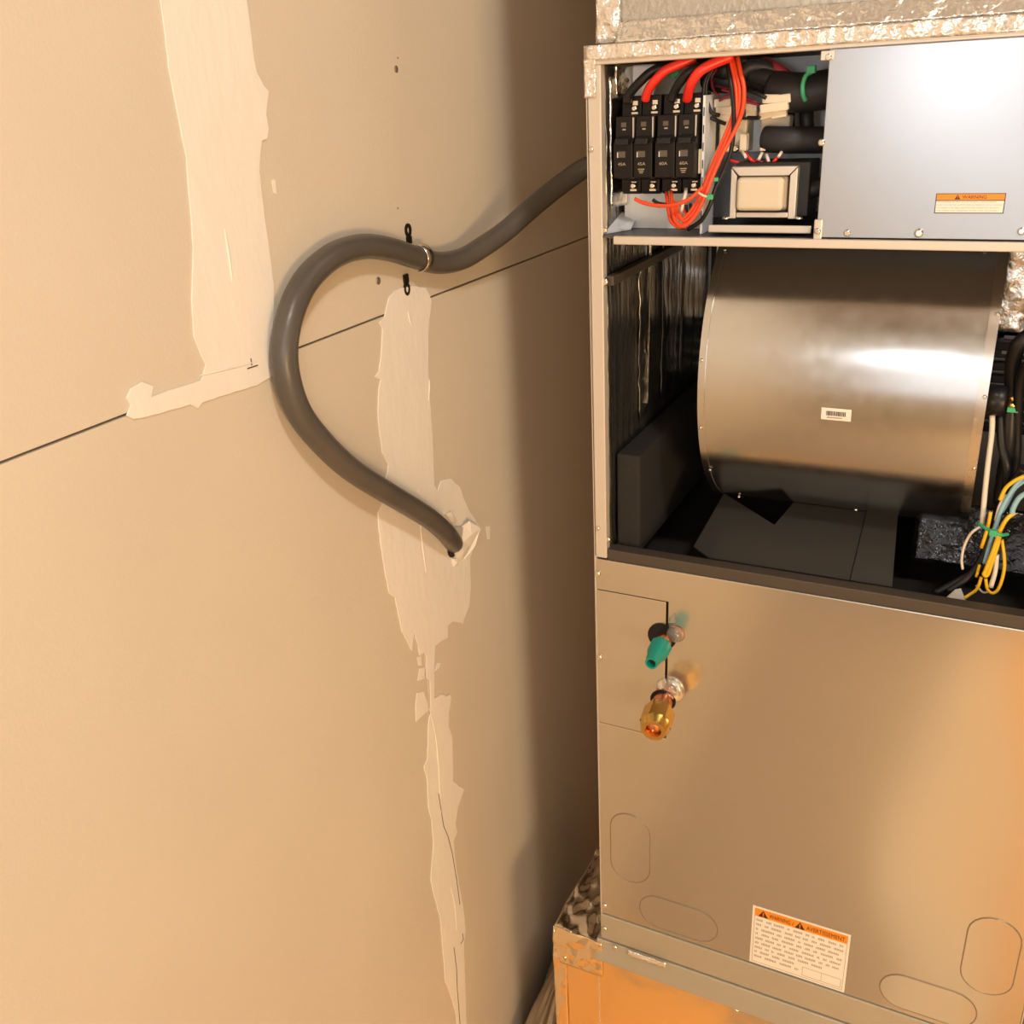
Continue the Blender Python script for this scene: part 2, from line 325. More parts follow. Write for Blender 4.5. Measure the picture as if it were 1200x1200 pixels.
fs = [(i, i + 1, k + i + 1, k + i) for i in range(k - 1)] + [(i, i + 1, 2 * k + i + 1, 2 * k + i) for i in range(k - 1)] + [(k + i, k + i + 1, 3 * k + i + 1, 3 * k + i) for i in range(k - 1)] + [(2 * k + i, 2 * k + i + 1, 3 * k + i + 1, 3 * k + i) for i in range(k - 1)]
q.add(vs, fs, True)
q.build('strap_band', 'steelb', st, label='bright curved band of the strap')

# ------------------------------------------------------------------ air handler
W, D, H = .556, .44, 1.168
ah = thing('air_handler', (W / 2, D / 2, -.05), 'tall tan-grey air handler cabinet with its upper front open, beside the drywall', 'air handler')
Y = (0, -1, 0)
side = MB().box(0, .0025, 0, D, -.05, H); side.build('side_panel', 'cab_edge', ah)
MB().box(W - .0025, W, 0, D, -.05, H).build('side_panel', 'cab_edge', ah)
MB().box(.0025, W - .0025, D - .003, D, -.05, H).build('back_panel', 'cab_edge', ah)
MB().box(.0025, W - .0025, .021, D - .003, H - .003, H).build('top_panel', 'cab_edge', ah)
for x0, x1 in ((0, .0165), (W - .0165, W)):
    MB().prism([(x0, 0, .594), (x1, 0, .594), (x1, 0, 1.1515), (x0, 0, 1.1515)], (0, .012, 0)).build('corner_post', 'cab_edge', ah, bevel=.001)
MB().box(0, W, 0, .021, 1.1515, H).build('top_rail', 'cab_edge', ah, bevel=.001)
MB().sheet((-.0012, -.0015, 1.1555), (W, 0, 0), (0, 0, .014), 100, 6, .0007, (0, -1, 0), 60, .0008).build('foil_tape', 'tape', ah, label='wrinkled foil tape along the top edge')
MB().sheet((-.0012, -.0015, 1.121), (.0125, 0, 0), (0, 0, .036), 8, 16, .0009, (0, -1, 0), 80, .0008).build('foil_tape', 'tape', ah, label='wrinkled foil tape at the top left corner')
for u, v in ((693, 175), (701, 619)): screw(ay(u, v, -.0005), Y, .0028, ah)
# liner
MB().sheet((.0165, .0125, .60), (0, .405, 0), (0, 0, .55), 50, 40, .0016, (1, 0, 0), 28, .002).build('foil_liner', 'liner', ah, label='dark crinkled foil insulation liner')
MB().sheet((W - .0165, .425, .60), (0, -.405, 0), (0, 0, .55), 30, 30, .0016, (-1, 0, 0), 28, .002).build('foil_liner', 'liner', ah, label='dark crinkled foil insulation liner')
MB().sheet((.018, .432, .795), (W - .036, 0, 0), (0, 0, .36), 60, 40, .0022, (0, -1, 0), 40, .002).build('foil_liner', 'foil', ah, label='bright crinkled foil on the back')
MB().box(.018, W - .018, .40, .434, .785, .797).build('liner_rail', 'black', ah)
for k in range(7):                                    # ribbed strip under the foil, seen right of the blower
    z = .775 - k * .0175
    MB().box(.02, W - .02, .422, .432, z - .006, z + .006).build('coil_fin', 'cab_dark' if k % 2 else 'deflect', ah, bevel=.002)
q = ay(1187, 405, .418); MB().box(q.x - .012, q.x + .03, .4175, .419, q.z - .012, q.z + .013).build('rating_sticker', 'sticker', ah)
for u0, v0, u1, v1 in ((763, 270, 758, 472), (801, 290, 797, 436)):
    a, b = ax(u0, v0, .0205), ax(u1, v1, .0205); MB().tube([a, b], .0017, 6).build('foil_seam', 'foil', ah)
for y0, dz, sd in ((.11, .20, 3), (.20, .25, 8)):
    MB().sheet((.0195, y0, .74), (0, .03, 0), (0, 0, dz), 6, 16, .003, (1, 0, 0), 60, .0006, seed=sd).build('foil_fold', 'liner', ah)
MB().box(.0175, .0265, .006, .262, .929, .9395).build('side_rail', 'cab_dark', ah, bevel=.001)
a = ay(709, 330, .004); screw(a, Y, .0046, ah)
# black foam block
MB().prism([(.0205, .026, .594), (.0505, .026, .594), (.0505, .026, .724), (.0205, .026, .724)], (0, .38, 0)).build('foam_block', 'blackm', ah, bevel=.003)
MB().box(.0025, W - .0025, .02, D - .003, .535, .545).build('black_void_floor', 'blackm', ah)  # black floor board paints in the dark void under the blower
# sill
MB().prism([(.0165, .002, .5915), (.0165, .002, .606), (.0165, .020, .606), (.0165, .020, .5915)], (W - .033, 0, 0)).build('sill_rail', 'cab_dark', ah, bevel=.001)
screw(ay(713, 632, .004), Y, .003, ah)
# deflector sheet under the blower
def pl(poly, t, name, m, lab=None): return MB().prism(poly, (0, 0, -t)).build(name, m, ah, label=lab)
pl([(.114, .044, .6075), (.137, .031, .602), (.3, .031, .602), (.3, .135, .644), (.214, .135, .644), (.200, .095, .628), (.126, .135, .644)], .0015, 'deflector_sheet', 'deflect')
pl([(.301, .031, .602), (.346, .031, .602), (.336, .135, .646), (.301, .135, .646)], .0015, 'deflector_sheet', 'deflect')
screw(ay(1003, 597, .13), (0, -.5, 1), .0025, ah); screw(ay(866, 582, .13), (0, -.5, 1), .0025, ah)
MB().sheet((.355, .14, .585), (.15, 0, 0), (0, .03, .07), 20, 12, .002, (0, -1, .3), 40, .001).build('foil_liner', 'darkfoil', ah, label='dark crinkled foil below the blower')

# shelf
MB().box(.0165, W - .0165, .0, .30, .9815, .984).build('control_shelf', 'shelf', ah)
MB().box(.031, W - .0165, -.007, 0, .9755, .984).build('shelf_lip', 'cab_edge', ah, bevel=.0012)
MB().prism([(.0165, .004, .9845), (.034, .04, .9845), (.034, .06, .994), (.0165, .06, 1.0)], (0, 0, .0012)).build('shelf_bracket', 'plate', ah)
screw(ay(709, 270, .003), Y, .0032, ah)

# blower: scroll housing
cy, cz, r = .207, .815, .185; x0, x1 = .12, .4125
prof = []
for i in range(60):
    a = radians(118 + (342 - 118) * i / 59); rr = r * (1 - .012 * max(0, (i - 30) / 29))
    prof.append((cy + rr * cos(a), cz + rr * sin(a)))
prof = [p for p in prof if p[1] < .9725]
prof = [(.33, .9725), (prof[0][0] + .006, .9725)] + prof + [(.39, .9)]
def scroll(xa, xb, grow): return MB().prism([(xa, cy + (y - cy) * grow, min(.974, cz + (z - cz) * grow)) for y, z in prof], (xb - xa, 0, 0))
q = scroll(x0 + .001, x1 - .001, 1.0)
bl = q.build('blower_housing', 'drum', ah, label='large silvery blower drum'); 
for p in bl.data.polygons: p.use_smooth = len(p.vertices) == 4
e = bl.modifiers.new('e', 'EDGE_SPLIT'); e.split_angle = radians(30)
for xa, xb, g, m in ((x0, x0 + .0075, 1.008, 'drum'), (x1 - .0095, x1, 1.008, 'galv')):
    o = scroll(xa, xb, g).build('housing_rim', m, bl)
    for p in o.data.polygons: p.use_smooth = len(p.vertices) == 4
    e = o.modifiers.new('e', 'EDGE_SPLIT'); e.split_angle = radians(30)
def on_drum(x, a, off=0.): return Vector((x, cy + (r + off) * cos(radians(a)), cz + (r + off) * sin(radians(a)))), Vector((0, cos(radians(a)), sin(radians(a))))
for x, a in ((.128, 130), (.39, 128), (.128, 216), (.123, 170), (.41, 150), (.41, 175), (.41, 200), (.123, 195), (.235, 123)):
    p, n = on_drum(x, a, .0012); screw(p, n, .0021, bl, 'galv')
# barcode sticker on the drum
def drum_rect(xa, xb, a0, a1, off, tilt=0.):
    vs = []; n = 6
    for j in range(n + 1):
        for xx in (xa, xb):
            vs.append(on_drum(xx, a0 + (a1 - a0) * j / n + (xx - .25) * tilt, off)[0])
    return vs, [(2 * j, 2 * j + 1, 2 * j + 3, 2 * j + 2) for j in range(n)]
def drum_ang(u, v):
    d = CMT @ Vector(((u - 600) / FPX, (v - 600) / FPX, 1)); b = (CAM.y - cy) * d.y + (CAM.z - cz) * d.z; a_ = d.y ** 2 + d.z ** 2; c_ = (CAM.y - cy) ** 2 + (CAM.z - cz) ** 2 - r * r
    t = (-b - sqrt(b * b - a_ * c_)) / a_; p = CAM + d * t; return p.x, math.degrees(math.atan2(p.z - cz, p.y - cy)) % 360
xa, a0 = drum_ang(963, 477); xb, a1 = drum_ang(997, 494)
am = (a0 + a1) / 2; hw = abs(a1 - a0) / 2
hw = 2.1
q = MB(); v_, f_ = drum_rect(xa, xb, am - hw, am + hw, .0006); q.add(v_, f_, True); stk = q.build('barcode_sticker', 'sticker', bl)
q = MB(); xx = xa + .005; random.seed(3)
while xx < xb - .006:
    wd = random.choice((.0003, .0005, .0009)); v_, f_ = drum_rect(xx, xx + wd, am - hw * .5, am + hw * .25, .0009); q.add(v_, f_); xx += wd + random.choice((.0004, .0006))
q.build('barcode', 'ink', bl)
q = MB(); v_, f_ = drum_rect(xa + .006, xb - .009, am + hw * .48, am + hw * .66, .0009); q.add(v_, f_); q.build('barcode_number', 'faint', bl)
MB().tube([(x1 - .03, cy - .0, .0)], .1) if False else None
# motor end on the right of the drum
c = ay(1160, 468, .075)
MB().tube([(x1, c.y, c.z), (x1 + .016, c.y, c.z), (x1 + .018, c.y, c.z)], [.0165, .0165, .0145], 20).build('capacitor', 'black', ah)
tc = ay(1187, 470, .075)
for dz, mm in ((.003, 'brass'), (-.004, 'brass')): MB().cyl((x1 + .018, c.y, c.z + dz), (1, -.2, 0), .0028, .010, 8).build('terminal', mm, ah)
MB().box(tc.x - .004, tc.x + .006, tc.y - .004, tc.y + .004, tc.z - .011, tc.z - .006).build('terminal', 'green', ah)

# control cover
cv = MB().box(.241, W - .0165, -.003, -.0015, .9855, 1.1515); 
cov = cv.build('control_cover', 'cover', ah, bevel=.0006, label='flat pale zinc cover of the control box')
MB().box(.241, .2425, -.0014, .13, .9855, 1.1515).build('cover_return', 'plate', ah)
for u, v in ((963, 167), (993, 273), (1077, 273), (1197, 271), (971, 67)): screw(ay(u, v, -.003), Y, .0034 if u != 1077 else .0042, cov)
a = ay(959, 268, -.003); MB().box(a.x - .004, a.x + .004, -.0055, -.0031, a.z - .010, a.z + .009).build('cover_clip', 'frame', cov, bevel=.0015); screw((a.x, -.0056, a.z - .002), Y, .0032, cov)
a = ay(970, 65, -.003); MB().box(a.x - .006, a.x + .006, -.0045, -.0031, a.z - .004, a.z + .004).build('cover_clip', 'frame', cov, bevel=.001)
# stickers
def sticker(parent, x0, x1, z0, z1, y, zo, name='warning_label', rim='ink', rw=.0007):
    o = MB().box(x0, x1, y - .0003, y, z0, z1).build(name, 'sticker', parent)
    q = MB(); e = .0000
    for b in ((x0 + e, x1 - e, z0 + e, z0 + e + rw), (x0 + e, x1 - e, z1 - e - rw, z1 - e), (x0 + e, x0 + e + rw, z0, z1), (x1 - e - rw, x1 - e, z0, z1), (x0, x1, zo - rw, zo)): q.box(b[0], b[1], y - .00042, y - .0002, b[2], b[3])
    if rim: q.build('label_border', rim, parent)
    return o
def triangle(parent, x, z, s, y):
    MB().prism([(x - s * .58, y, z), (x + s * .58, y, z), (x, y, z + s)], (0, -.0001, 0)).build('warning_triangle', 'ink', parent)
    MB().box(x - s * .06, x + s * .06, y - .00022, y - .00012, z + s * .3, z + s * .72).build('exclamation_mark', 'sorange', parent)
    MB().box(x - s * .06, x + s * .06, y - .00022, y - .00012, z + s * .1, z + s * .22).build('exclamation_mark', 'sorange', parent)
y = -.003
sticker(cov, .345, .4025, 1.0085, 1.026, y, 1.0202)
MB().box(.3457, .4018, y - .00045, y - .00035, 1.0204, 1.0254).build('orange_band', 'sorange', cov)
triangle(cov, .3632, 1.0208, .0042, y - .0005); text('WARNING', .3672, .3872, 1.0213, .0031, y - .0006, 'ink', cov)
for i, (s_, xe) in enumerate((('According to the actual system requirement', .396), ('refer to the fan performance table in your manual', .4005), ('to select the appropriate fan speed to ensure', .398), ('the safety and reliability of the unit operation.', .398))):
    text(s_, .3468, xe, 1.0178 - i * .00255, .0015, y - .0005, 'faint', cov)

# breaker mounting plate, back of the control box
MB().box(.0215, .1190, .055, .057, .9845, 1.118).build('mounting_plate', 'plate', ah)
MB().box(.1190, .1215, .016, .057, .9845, 1.118).build('mounting_plate_edge', 'plate', ah)
q = MB()
for k in range(7): q.box(.1198, .1207, .0155, .0165, 1.000 + k * .0165, 1.008 + k * .0165)
q.build('edge_slot', 'black', ah)
MB().box(.0185, W - .0185, .150, .153, .9845, 1.150).build('control_back', 'plate', ah)
MB().sheet((.0195, .03, 1.117), (.016, .024, 0), (0, 0, .034), 6, 14, .003, (0, -1, 0), 90, .001).build('foil_fold', 'foil', ah)
MB().sheet((.018, .02, 1.01), (.008, .03, 0), (0, 0, .13), 6, 24, .003, (0, -1, 0), 70, .001, seed=4).build('foil_fold', 'foil', ah)
MB().box(.034, .058, .045, .054, 1.118, 1.150).build('foil_pad', 'plate', ah, bevel=.002)

# circuit breakers
def breaker(xs, amp, n):
    zt, za, zb, zc_, zd = 1.1205, 1.1015, 1.079, 1.0425, 1.0235
    q = MB()
    for i in range(2):
        a, b = xs[i] + .0005, xs[i + 1] - .0005
        pf = [(.0548, zt), (.030, zt), (.028, za), (.010, za), (.008, zb + .003), (.0015, zb - .003), (.0015, zc_), (.010, zc_ - .001), (.026, zc_ - .004), (.026, zd + .003), (.030, zd), (.0548, zd)]
        q.prism([(a, yy, zz) for yy, zz in pf], (b - a, 0, 0))
    q.box(xs[0] + .003, xs[2] - .003, .032, .054, zd + .002, zt - .002)
    br = q.build('circuit_breaker', 'breaker', ah, bevel=.0007)
    for i in range(2):
        a, b = xs[i], xs[i + 1]; m_ = (a + b) / 2; wd = b - a
        MB().prism([(a + .004, .0075, zb + .004), (a + .004, -.003, zb + .0015), (a + .004, -.0035, zb - .004), (a + .004, .0015, zb - .0045)], (wd - .008, 0, 0)).build('toggle', 'black', br, bevel=.0006)
        for z_, yy, dx in ((1.1085, .0275, .0045), (1.0325, .0235, .0045)):
            screw((m_ + dx - .001, yy, z_), Y, .0033, br, 'silver' if i + n else 'silver', 'terminal_screw')
            MB().box(m_ + dx - .0045, m_ + dx + .0025, yy, yy + .002, z_ - .0055, z_ - .0035).build('terminal_clamp', 'silver', br)
            MB().box(m_ + dx - .0032, m_ + dx + .0022, yy + .0005, yy + .002, z_ + .003, z_ + (.0072 if z_ > 1.1 else .004)).build('terminal_clamp', 'silver', br)
        text(amp, m_ - .0055, m_ + .003, 1.0545, .0030, .0012, 'print', br, 'rating_mark')
        MB().box(m_ - .006, m_ + .0028, .0008, .0014, 1.0625, 1.0685).build('rating_panel', 'printdim', br)
        MB().box(m_ - .006, m_ - .0052, .0004, .0014, 1.0625, 1.0675).build('rating_mark', 'sticker', br)
        if i == 1:
            for k in range(3): MB().box(m_ - .005 + k * .0008, m_ + .002 - k * .0008, .0008, .0014, 1.0505 - k * .0018, 1.0512 - k * .0018).build('rating_mark', 'print', br)
        MB().box(m_ - .0045, m_ + .001, .0086, .0099, 1.0915, 1.096).build('rating_panel', 'printdim', br)
        MB().box(m_ - .003, m_ + .0005, .0086, .0099, 1.0885, 1.0898).build('rating_mark', 'print', br)
        MB().box(b - .0024, b - .0013, .0070, .0092, zb + .001, za - .001).build('side_clip_strip', 'frame', br)  # pale metal clip between the poles
    return br
breaker((.0285, .0505, .0715), '45A', 0); breaker((.0735, .0955, .1165), '60A', 1)
MB().box(.1168, .1185, .012, .030, 1.045, 1.068).build('breaker_side_label', 'coil', ah)

def wire(name, m, px, rad, lab=None, parent=None, n=8):
    return MB().tube(spline([ay(u, v, yy) for u, v, yy in px], 6), rad, n).build(name, m, parent or ah, label=lab)
# supply wires into the breakers
wire('power_wire', 'black', [(735,120,.026),(738,110,.024),(749,97,.022),(764,84,.024),(785,77,.03),(812,70,.04)], .0047, 'thick black wire')
wire('power_wire', 'red', [(756,117,.026),(759,107,.022),(767,95,.018),(778,84,.018),(792,77,.022),(815,68,.03)], .0047, 'thick red wire')
wire('power_wire', 'black', [(787,118,.026),(790,108,.024),(798,95,.020),(810,83,.020),(830,76,.03),(850,70,.035)], .0047, 'thick black wire')
wire('power_wire', 'red', [(805,117,.026),(807,107,.020),(811,96,.014),(820,84,.012),(835,75,.016),(858,66,.025)], .0050, 'thick red wire')
c = ay(790, 84, .052); MB().tube([c, c + Vector((0, -.005, 0))], .0062, 6).build('ground_screw', 'green', ah)
# fine red bundle with zip tie
def bundle(offs, base, m, rad, lab):
    for (du, dv, dy) in offs: wire('control_wire', m, [(u + du * k, v + dv * k, yy + dy) for (u, v, yy, k) in base], rad, lab)
base = [(864,66,.03,1),(868,85,.022,1),(872,105,.018,1),(870,130,.014,1),(860,155,.010,1),(846,182,.006,1),(835,207,.002,1),(826,230,-.001,1),(815,252,-.002,1),(801,265,-.003,.7),(791,258,.002,.9),(788,242,.01,1),(786,224,.024,1)]
bundle([(0, 0, 0), (-5, 1, .003)], base, 'orange', .0021, 'orange-red wire')
base2 = [(855,66,.03,1),(860,90,.024,1),(863,112,.02,1),(862,135,.016,1),(853,160,.012,1),(842,185,.008,1),(831,212,.004,1),(823,232,.001,1),(812,250,0,1),(802,259,0,1),(795,250,.004,1),(792,238,.012,1)]
bundle([(0, 0, 0), (-3, -2, .002)], base2, 'orange', .0020, 'orange-red wire')
wire('control_wire', 'white', [(857,72,.03),(861,98,.026),(862,120,.022),(855,145,.018),(845,168,.014),(835,190,.010),(829,208,.008)], .0017, 'off-white wire')
wire('control_wire', 'black', [(851,70,.03),(856,95,.02),(859,120,.016),(860,145,.012),(857,175,.010),(848,200,.010),(838,222,.008),(832,240,.006),(822,258,.006),(806,269,.008)], .0022, 'black wire')
wire('control_wire', 'orange', [(744,233,-.002),(755,238,-.003),(772,241,-.004),(790,240,-.006),(808,233,-.006),(824,219,-.004)], .0020, 'orange-red wire')
wire('control_wire', 'black', [(765,234,.0),(771,238,.0),(781,240,.0)], .0019, 'black wire')
wire('control_wire', 'orange', [(797,238,.02),(802,247,.01),(806,256,.006)], .0014, 'orange-red wire')
wire('control_wire', 'white', [(804,221,.022),(803,228,.012),(800,240,.01),(797,262,.01)], .0018, 'off-white wire')
wire('control_wire', 'black', [(804,240,.012),(805,255,.012),(803,266,.012)], .0018, 'black wire'); wire('control_wire', 'black', [(809,238,.012),(809,252,.012),(806,264,.012)], .0018, 'black wire')
wire('control_wire', 'white', [(785,224,.024),(786,230,.02),(788,236,.02),(790,252,.02)], .0016, 'off-white wire')
wire('zip_tie', 'cream', [(819,226,-.006),(824,229,-.008),(830,231,-.006)], .0012, 'cream tie around red wires', n=6)
a = ay(832, 231, -.006); MB().box(a.x - .003, a.x + .003, -.008, -.003, a.z - .0025, a.z + .0025).build('zip_tie_head', 'green', ah, bevel=.0008)
a = ay(840, 210, .005); MB().box(a.x - .002, a.x + .002, .001, .005, a.z - .002, a.z + .002).build('zip_tie_head', 'green', ah, bevel=.0006)

# transformer
tl, br_ = ay(857, 196, .022), ay(931, 259, .022)
xa, xb, z1, z0 = tl.x, br_.x, tl.z, br_.z + .002
trb = MB().box(xa + .002, xb + .010, .0335, .085, z0 + .001, z1 + .003).build('transformer', 'core', ah, bevel=.001)
q = MB(); t = .0085
q.prism([(xa, .022, z1), (xb, .022, z1), (xb - t, .022, z1 - t), (xa + t, .022, z1 - t)], (0, .011, 0)); q.prism([(xa, .022, z0), (xa + .006, .022, z0), (xa + .006, .022, z1 - t), (xa, .022, z1 - .001)], (0, .011, 0))
q.prism([(xb - .007, .022, z0), (xb, .022, z0), (xb, .022, z1 - .001), (xb - .007, .022, z1 - t)], (0, .011, 0)); q.box(xa + .0065, xb - .0075, .023, .033, z0 + .001, z0 + .006)
q.build('transformer_frame', 'frame', trb, bevel=.0006)
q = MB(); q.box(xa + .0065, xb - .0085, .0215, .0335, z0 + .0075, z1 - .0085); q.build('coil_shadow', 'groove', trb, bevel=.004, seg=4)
q = MB(); q.box(xa + .007, xb - .012, .0165, .03, z0 + .008, z1 - .010); q.build('coil_cover', 'coil', trb, bevel=.0045, seg=4)
a, b = ay(830, 263, .006), ay(950, 274, .006)
MB().box(a.x, b.x, .006, .008, b.z, a.z - .0005).build('transformer_bracket', 'frame', ah, bevel=.0015)
MB().box(a.x, b.x, .0082, .14, a.z - .004, a.z - .0025).build('transformer_bracket', 'black', ah)
for u, v in ((851, 257), (936, 257)): screw(ay(u, v, .02), (0, 0, 1), .004, ah)
# contactor / relays and connectors
def qbox(u0, v0, u1, v1, yy, dep, name, m, bev=.001, lab=None):
    a, b = ay(u0, v0, yy), ay(u1, v1, yy); return MB().box(a.x, b.x, yy, yy + dep, b.z, a.z).build(name, m, ah, bevel=bev, label=lab)
qbox(843, 141, 874, 178, .06, .05, 'relay', 'cream', .002, 'cream relay block'); qbox(892, 136, 924, 165, .06, .05, 'relay', 'cream', .002, 'cream relay block')
qbox(876, 138, 891, 178, .09, .03, 'relay_bracket', 'plate')
qbox(867, 157, 874, 177, .045, .012, 'spade_connector', 'cream'); qbox(891, 157, 897, 177, .045, .012, 'spade_connector', 'cream')
random.seed(5)
def conn(u, v, L, ang, yy):
    c = ay(u, v, yy); L *= .00093; d = Vector((cos(ang), 0, sin(ang))); n = Vector((-sin(ang), 0, cos(ang)))
    p = [c - d * L - n * .0042, c + d * L - n * .0042, c + d * L + n * .0042, c - d * L + n * .0042]
    MB().prism(p, (0, .008, 0)).build('wire_connector', 'cream', ah, bevel=.0012)
for u, v, L, an, yy in ((903, 116, 9, -.05, .035), (916, 116, 9, .08, .035), (899, 127, 8, .1, .033), (914, 125, 8, .12, .033), (897, 134, 7, .2, .038), (912, 133, 8, .12, .038), (846, 121, 9, 0, .04), (848, 130, 9, .05, .038), (848, 138, 8, .1, .04), (880, 124, 6, -.1, .045), (908, 107, 9, -.35, .05), (880, 132, 6, .0, .045)): conn(u, v, L, an, yy)
for px in ([(886, 120, .04), (878, 117, .04), (866, 110, .045), (852, 104, .05), (838, 100, .06)], [(890, 123, .038), (876, 120, .038), (864, 122, .04)], [(842, 112, .04), (836, 105, .045), (834, 92, .05), (840, 80, .05)], [(846, 105, .04), (858, 109, .038), (866, 114, .04)], [(843, 118, .038), (850, 114, .036), (862, 108, .034)]):
    wire('control_wire', 'burgundy', px, .0013, 'dark red wire')
for px in ([(874, 105, .035), (888, 110, .03), (898, 115, .03)], [(843, 135, .035), (834, 132, .03), (829, 118, .03), (828, 98, .03), (836, 80, .03)], [(876, 138, .035), (888, 138, .03), (890, 136, .03)], [(824, 115, .03), (826, 95, .03), (834, 82, .03), (845, 72, .03)], [(850, 145, .04), (842, 142, .035), (833, 138, .03)]):
    wire('control_wire', 'black', px, .0020, 'black wire')
for px in ([(856, 188, .05), (866, 191, .045), (878, 192, .05)], [(872, 178, .05), (880, 187, .04), (888, 193, .05)], [(893, 178, .05), (890, 185, .04), (882, 193, .05)], [(916, 180, .05), (908, 188, .04), (902, 194, .05)], [(900, 187, .05), (890, 190, .045), (878, 186, .05)]):
    wire('control_wire', 'burgundy' if px[0][0] == 900 else 'red', px, .0016, 'red wire')
for px in ([(870, 178, .042), (874, 184, .036)], [(893, 179, .042), (889, 187, .036)], [(916, 178, .042), (912, 184, .038)], [(898, 181, .042), (901, 190, .038)]): MB().tube([ay(*p) for p in px], .0016, 8).build('control_wire', 'white', ah, label='off-white wire')
# black sleeves
def sleeve(px, rad, m='rubber', name='cable_sleeve'): return MB().tube(spline([ay(*p) for p in px], 6), rad, 20).build(name, m, ah)
sleeve([(897, 163, .055), (925, 164, .05), (966, 164, .06)], .0128)
sleeve([(906, 105, .06), (925, 108, .055), (945, 108, .055), (975, 104, .06)], .0185)
sleeve([(880, 85, .06), (900, 92, .055), (918, 104, .055), (932, 112, .06)], .0085); sleeve([(868, 86, .05), (880, 78, .055), (900, 80, .06), (915, 92, .065)], .007)
sleeve([(925, 118, .075), (922, 135, .08), (922, 150, .08)], .008); sleeve([(946, 118, .075), (945, 135, .08), (946, 150, .08)], .007)
sleeve([(940, 228, .06), (950, 222, .05), (975, 215, .06)], .009); sleeve([(936, 215, .06), (950, 214, .055)], .0045, 'burgundy')
sleeve([(895, 72, .07), (910, 80, .06), (925, 90, .06)], .005, 'burgundy')
sleeve([(838, 78, .07), (850, 82, .06), (862, 74, .07)], .009); sleeve([(830, 92, .09), (850, 95, .08), (880, 92, .09), (900, 98, .09)], .012)
MB().tube(spline([ay(*p) for p in ((952, 84, .036), (945, 88, .033), (941, 98, .032), (941, 110, .033), (944, 118, .036))], 6), .0022, 8).build('zip_tie', 'green', ah, label='green cable tie on the black sleeve')
a = ay(951, 82, .034); MB().box(a.x - .004, a.x + .004, .03, .038, a.z - .003, a.z + .004).build('zip_tie_head', 'green', ah, bevel=.0008)
a = ay(862, 174, .06); screw(a, Y, .004, ah)

# wires at the right of the blower
wire('harness_cable', 'black', [(1215,388,.06),(1204,394,.06),(1193,405,.06),(1187,425,.07),(1186,450,.08),(1184,485,.08),(1182,520,.08),(1176,560,.09),(1172,590,.09)], .0075, 'thick black cable')
wire('harness_cable', 'black', [(1230,415,.05),(1207,425,.05),(1198,440,.06),(1194,460,.07),(1192,500,.08),(1190,540,.085),(1180,580,.09),(1174,600,.09)], .005, 'thick black cable')
wire('harness_cable', 'black', [(1172,485,.08),(1174,520,.075),(1180,548,.07),(1178,575,.08),(1168,605,.08),(1160,640,.08),(1148,665,.075),(1125,680,.07),(1095,696,.06)], .0045, 'thick black cable')
wire('harness_cable', 'black', [(1176,600,.08),(1160,630,.08),(1150,655,.075),(1135,676,.07),(1110,694,.06)], .0042, 'thick black cable')
wire('harness_cable', 'black', [(1200,548,.06),(1188,565,.07),(1176,585,.08),(1168,610,.08),(1172,640,.075)], .005, 'thick black cable')
wire('harness_wire', 'white', [(1163,486,.07),(1162,510,.07),(1157,550,.07),(1153,590,.07),(1151,614,.07)], .0028, 'pale grey wire')
wire('harness_wire', 'white', [(1149,617,.07),(1138,625,.07),(1130,640,.07),(1127,655,.07),(1128,667,.07)], .0015, 'pale grey wire')
wire('harness_wire', 'yellow', [(1200,558,.055),(1188,564,.055),(1178,573,.055),(1172,586,.055)], .0021, 'yellow wire')
wire('harness_wire', 'yellow', [(1189,601,.055),(1180,608,.05),(1172,622,.05),(1164,645,.05),(1155,668,.05),(1153,673,.05),(1157,674,.05),(1162,660,.05),(1170,635,.05),(1172,620,.05)], .0022, 'yellow wire')
wire('harness_wire', 'yellow', [(1161,600,.06),(1157,620,.06),(1150,642,.06)], .0019, 'yellow wire')
wire('harness_wire', 'yellow', [(1174,632,.056),(1177,655,.055),(1176,672,.055),(1170,690,.055),(1163,695,.055),(1157,690,.055),(1155,678,.055)], .0018, 'yellow wire')
wire('harness_wire', 'yellow', [(1150,676,.055),(1145,690,.055),(1136,697,.055),(1130,701,.05)], .0018, 'yellow wire')
wire('harness_wire', 'yellow', [(1148,662,.06),(1144,676,.06)], .0016, 'yellow wire')
wire('harness_wire', 'blue', [(1212,552,.058),(1196,562,.058),(1184,578,.058),(1174,596,.058),(1165,622,.058),(1158,645,.058),(1154,660,.058)], .0024, 'pale blue wire')
wire('harness_wire', 'blue', [(1210,575,.054),(1196,582,.054),(1188,594,.054),(1186,602,.054)], .0028, 'pale blue wire')
wire('harness_wire', 'blue', [(1206,560,.062),(1190,572,.062),(1180,590,.062),(1174,600,.062)], .0022, 'pale blue wire')
wire('harness_wire', 'white', [(1168,650,.055),(1166,670,.055),(1161,688,.055)], .0026, 'pale grey wire')
wire('harness_wire', 'white', [(1180,580,.06),(1172,592,.06),(1167,610,.06)], .0019, 'pale grey wire')
wire('harness_wire', 'white', [(1144,686,.06),(1152,694,.06),(1160,693,.06)], .0013, 'pale grey wire')
MB().tube(spline([ay(*p) for p in ((1147, 614, .056), (1155, 619, .046), (1165, 624, .042), (1173, 627, .042), (1181, 626, .052))], 6), .0019, 8).build('zip_tie', 'green', ah, label='green cable tie on the coloured harness')
a = ay(1164, 624, .04); MB().box(a.x - .004, a.x + .004, .036, .042, a.z - .0035, a.z + .0035).build('zip_tie_head', 'green', ah, bevel=.001)
a = ay(1124, 698, .05); MB().prism([ay(1108, 702, .05), ay(1132, 706, .05), ay(1126, 691, .05), ay(1119, 692, .05)], (0, .003, 0)).build('white_tag', 'sticker', ah)

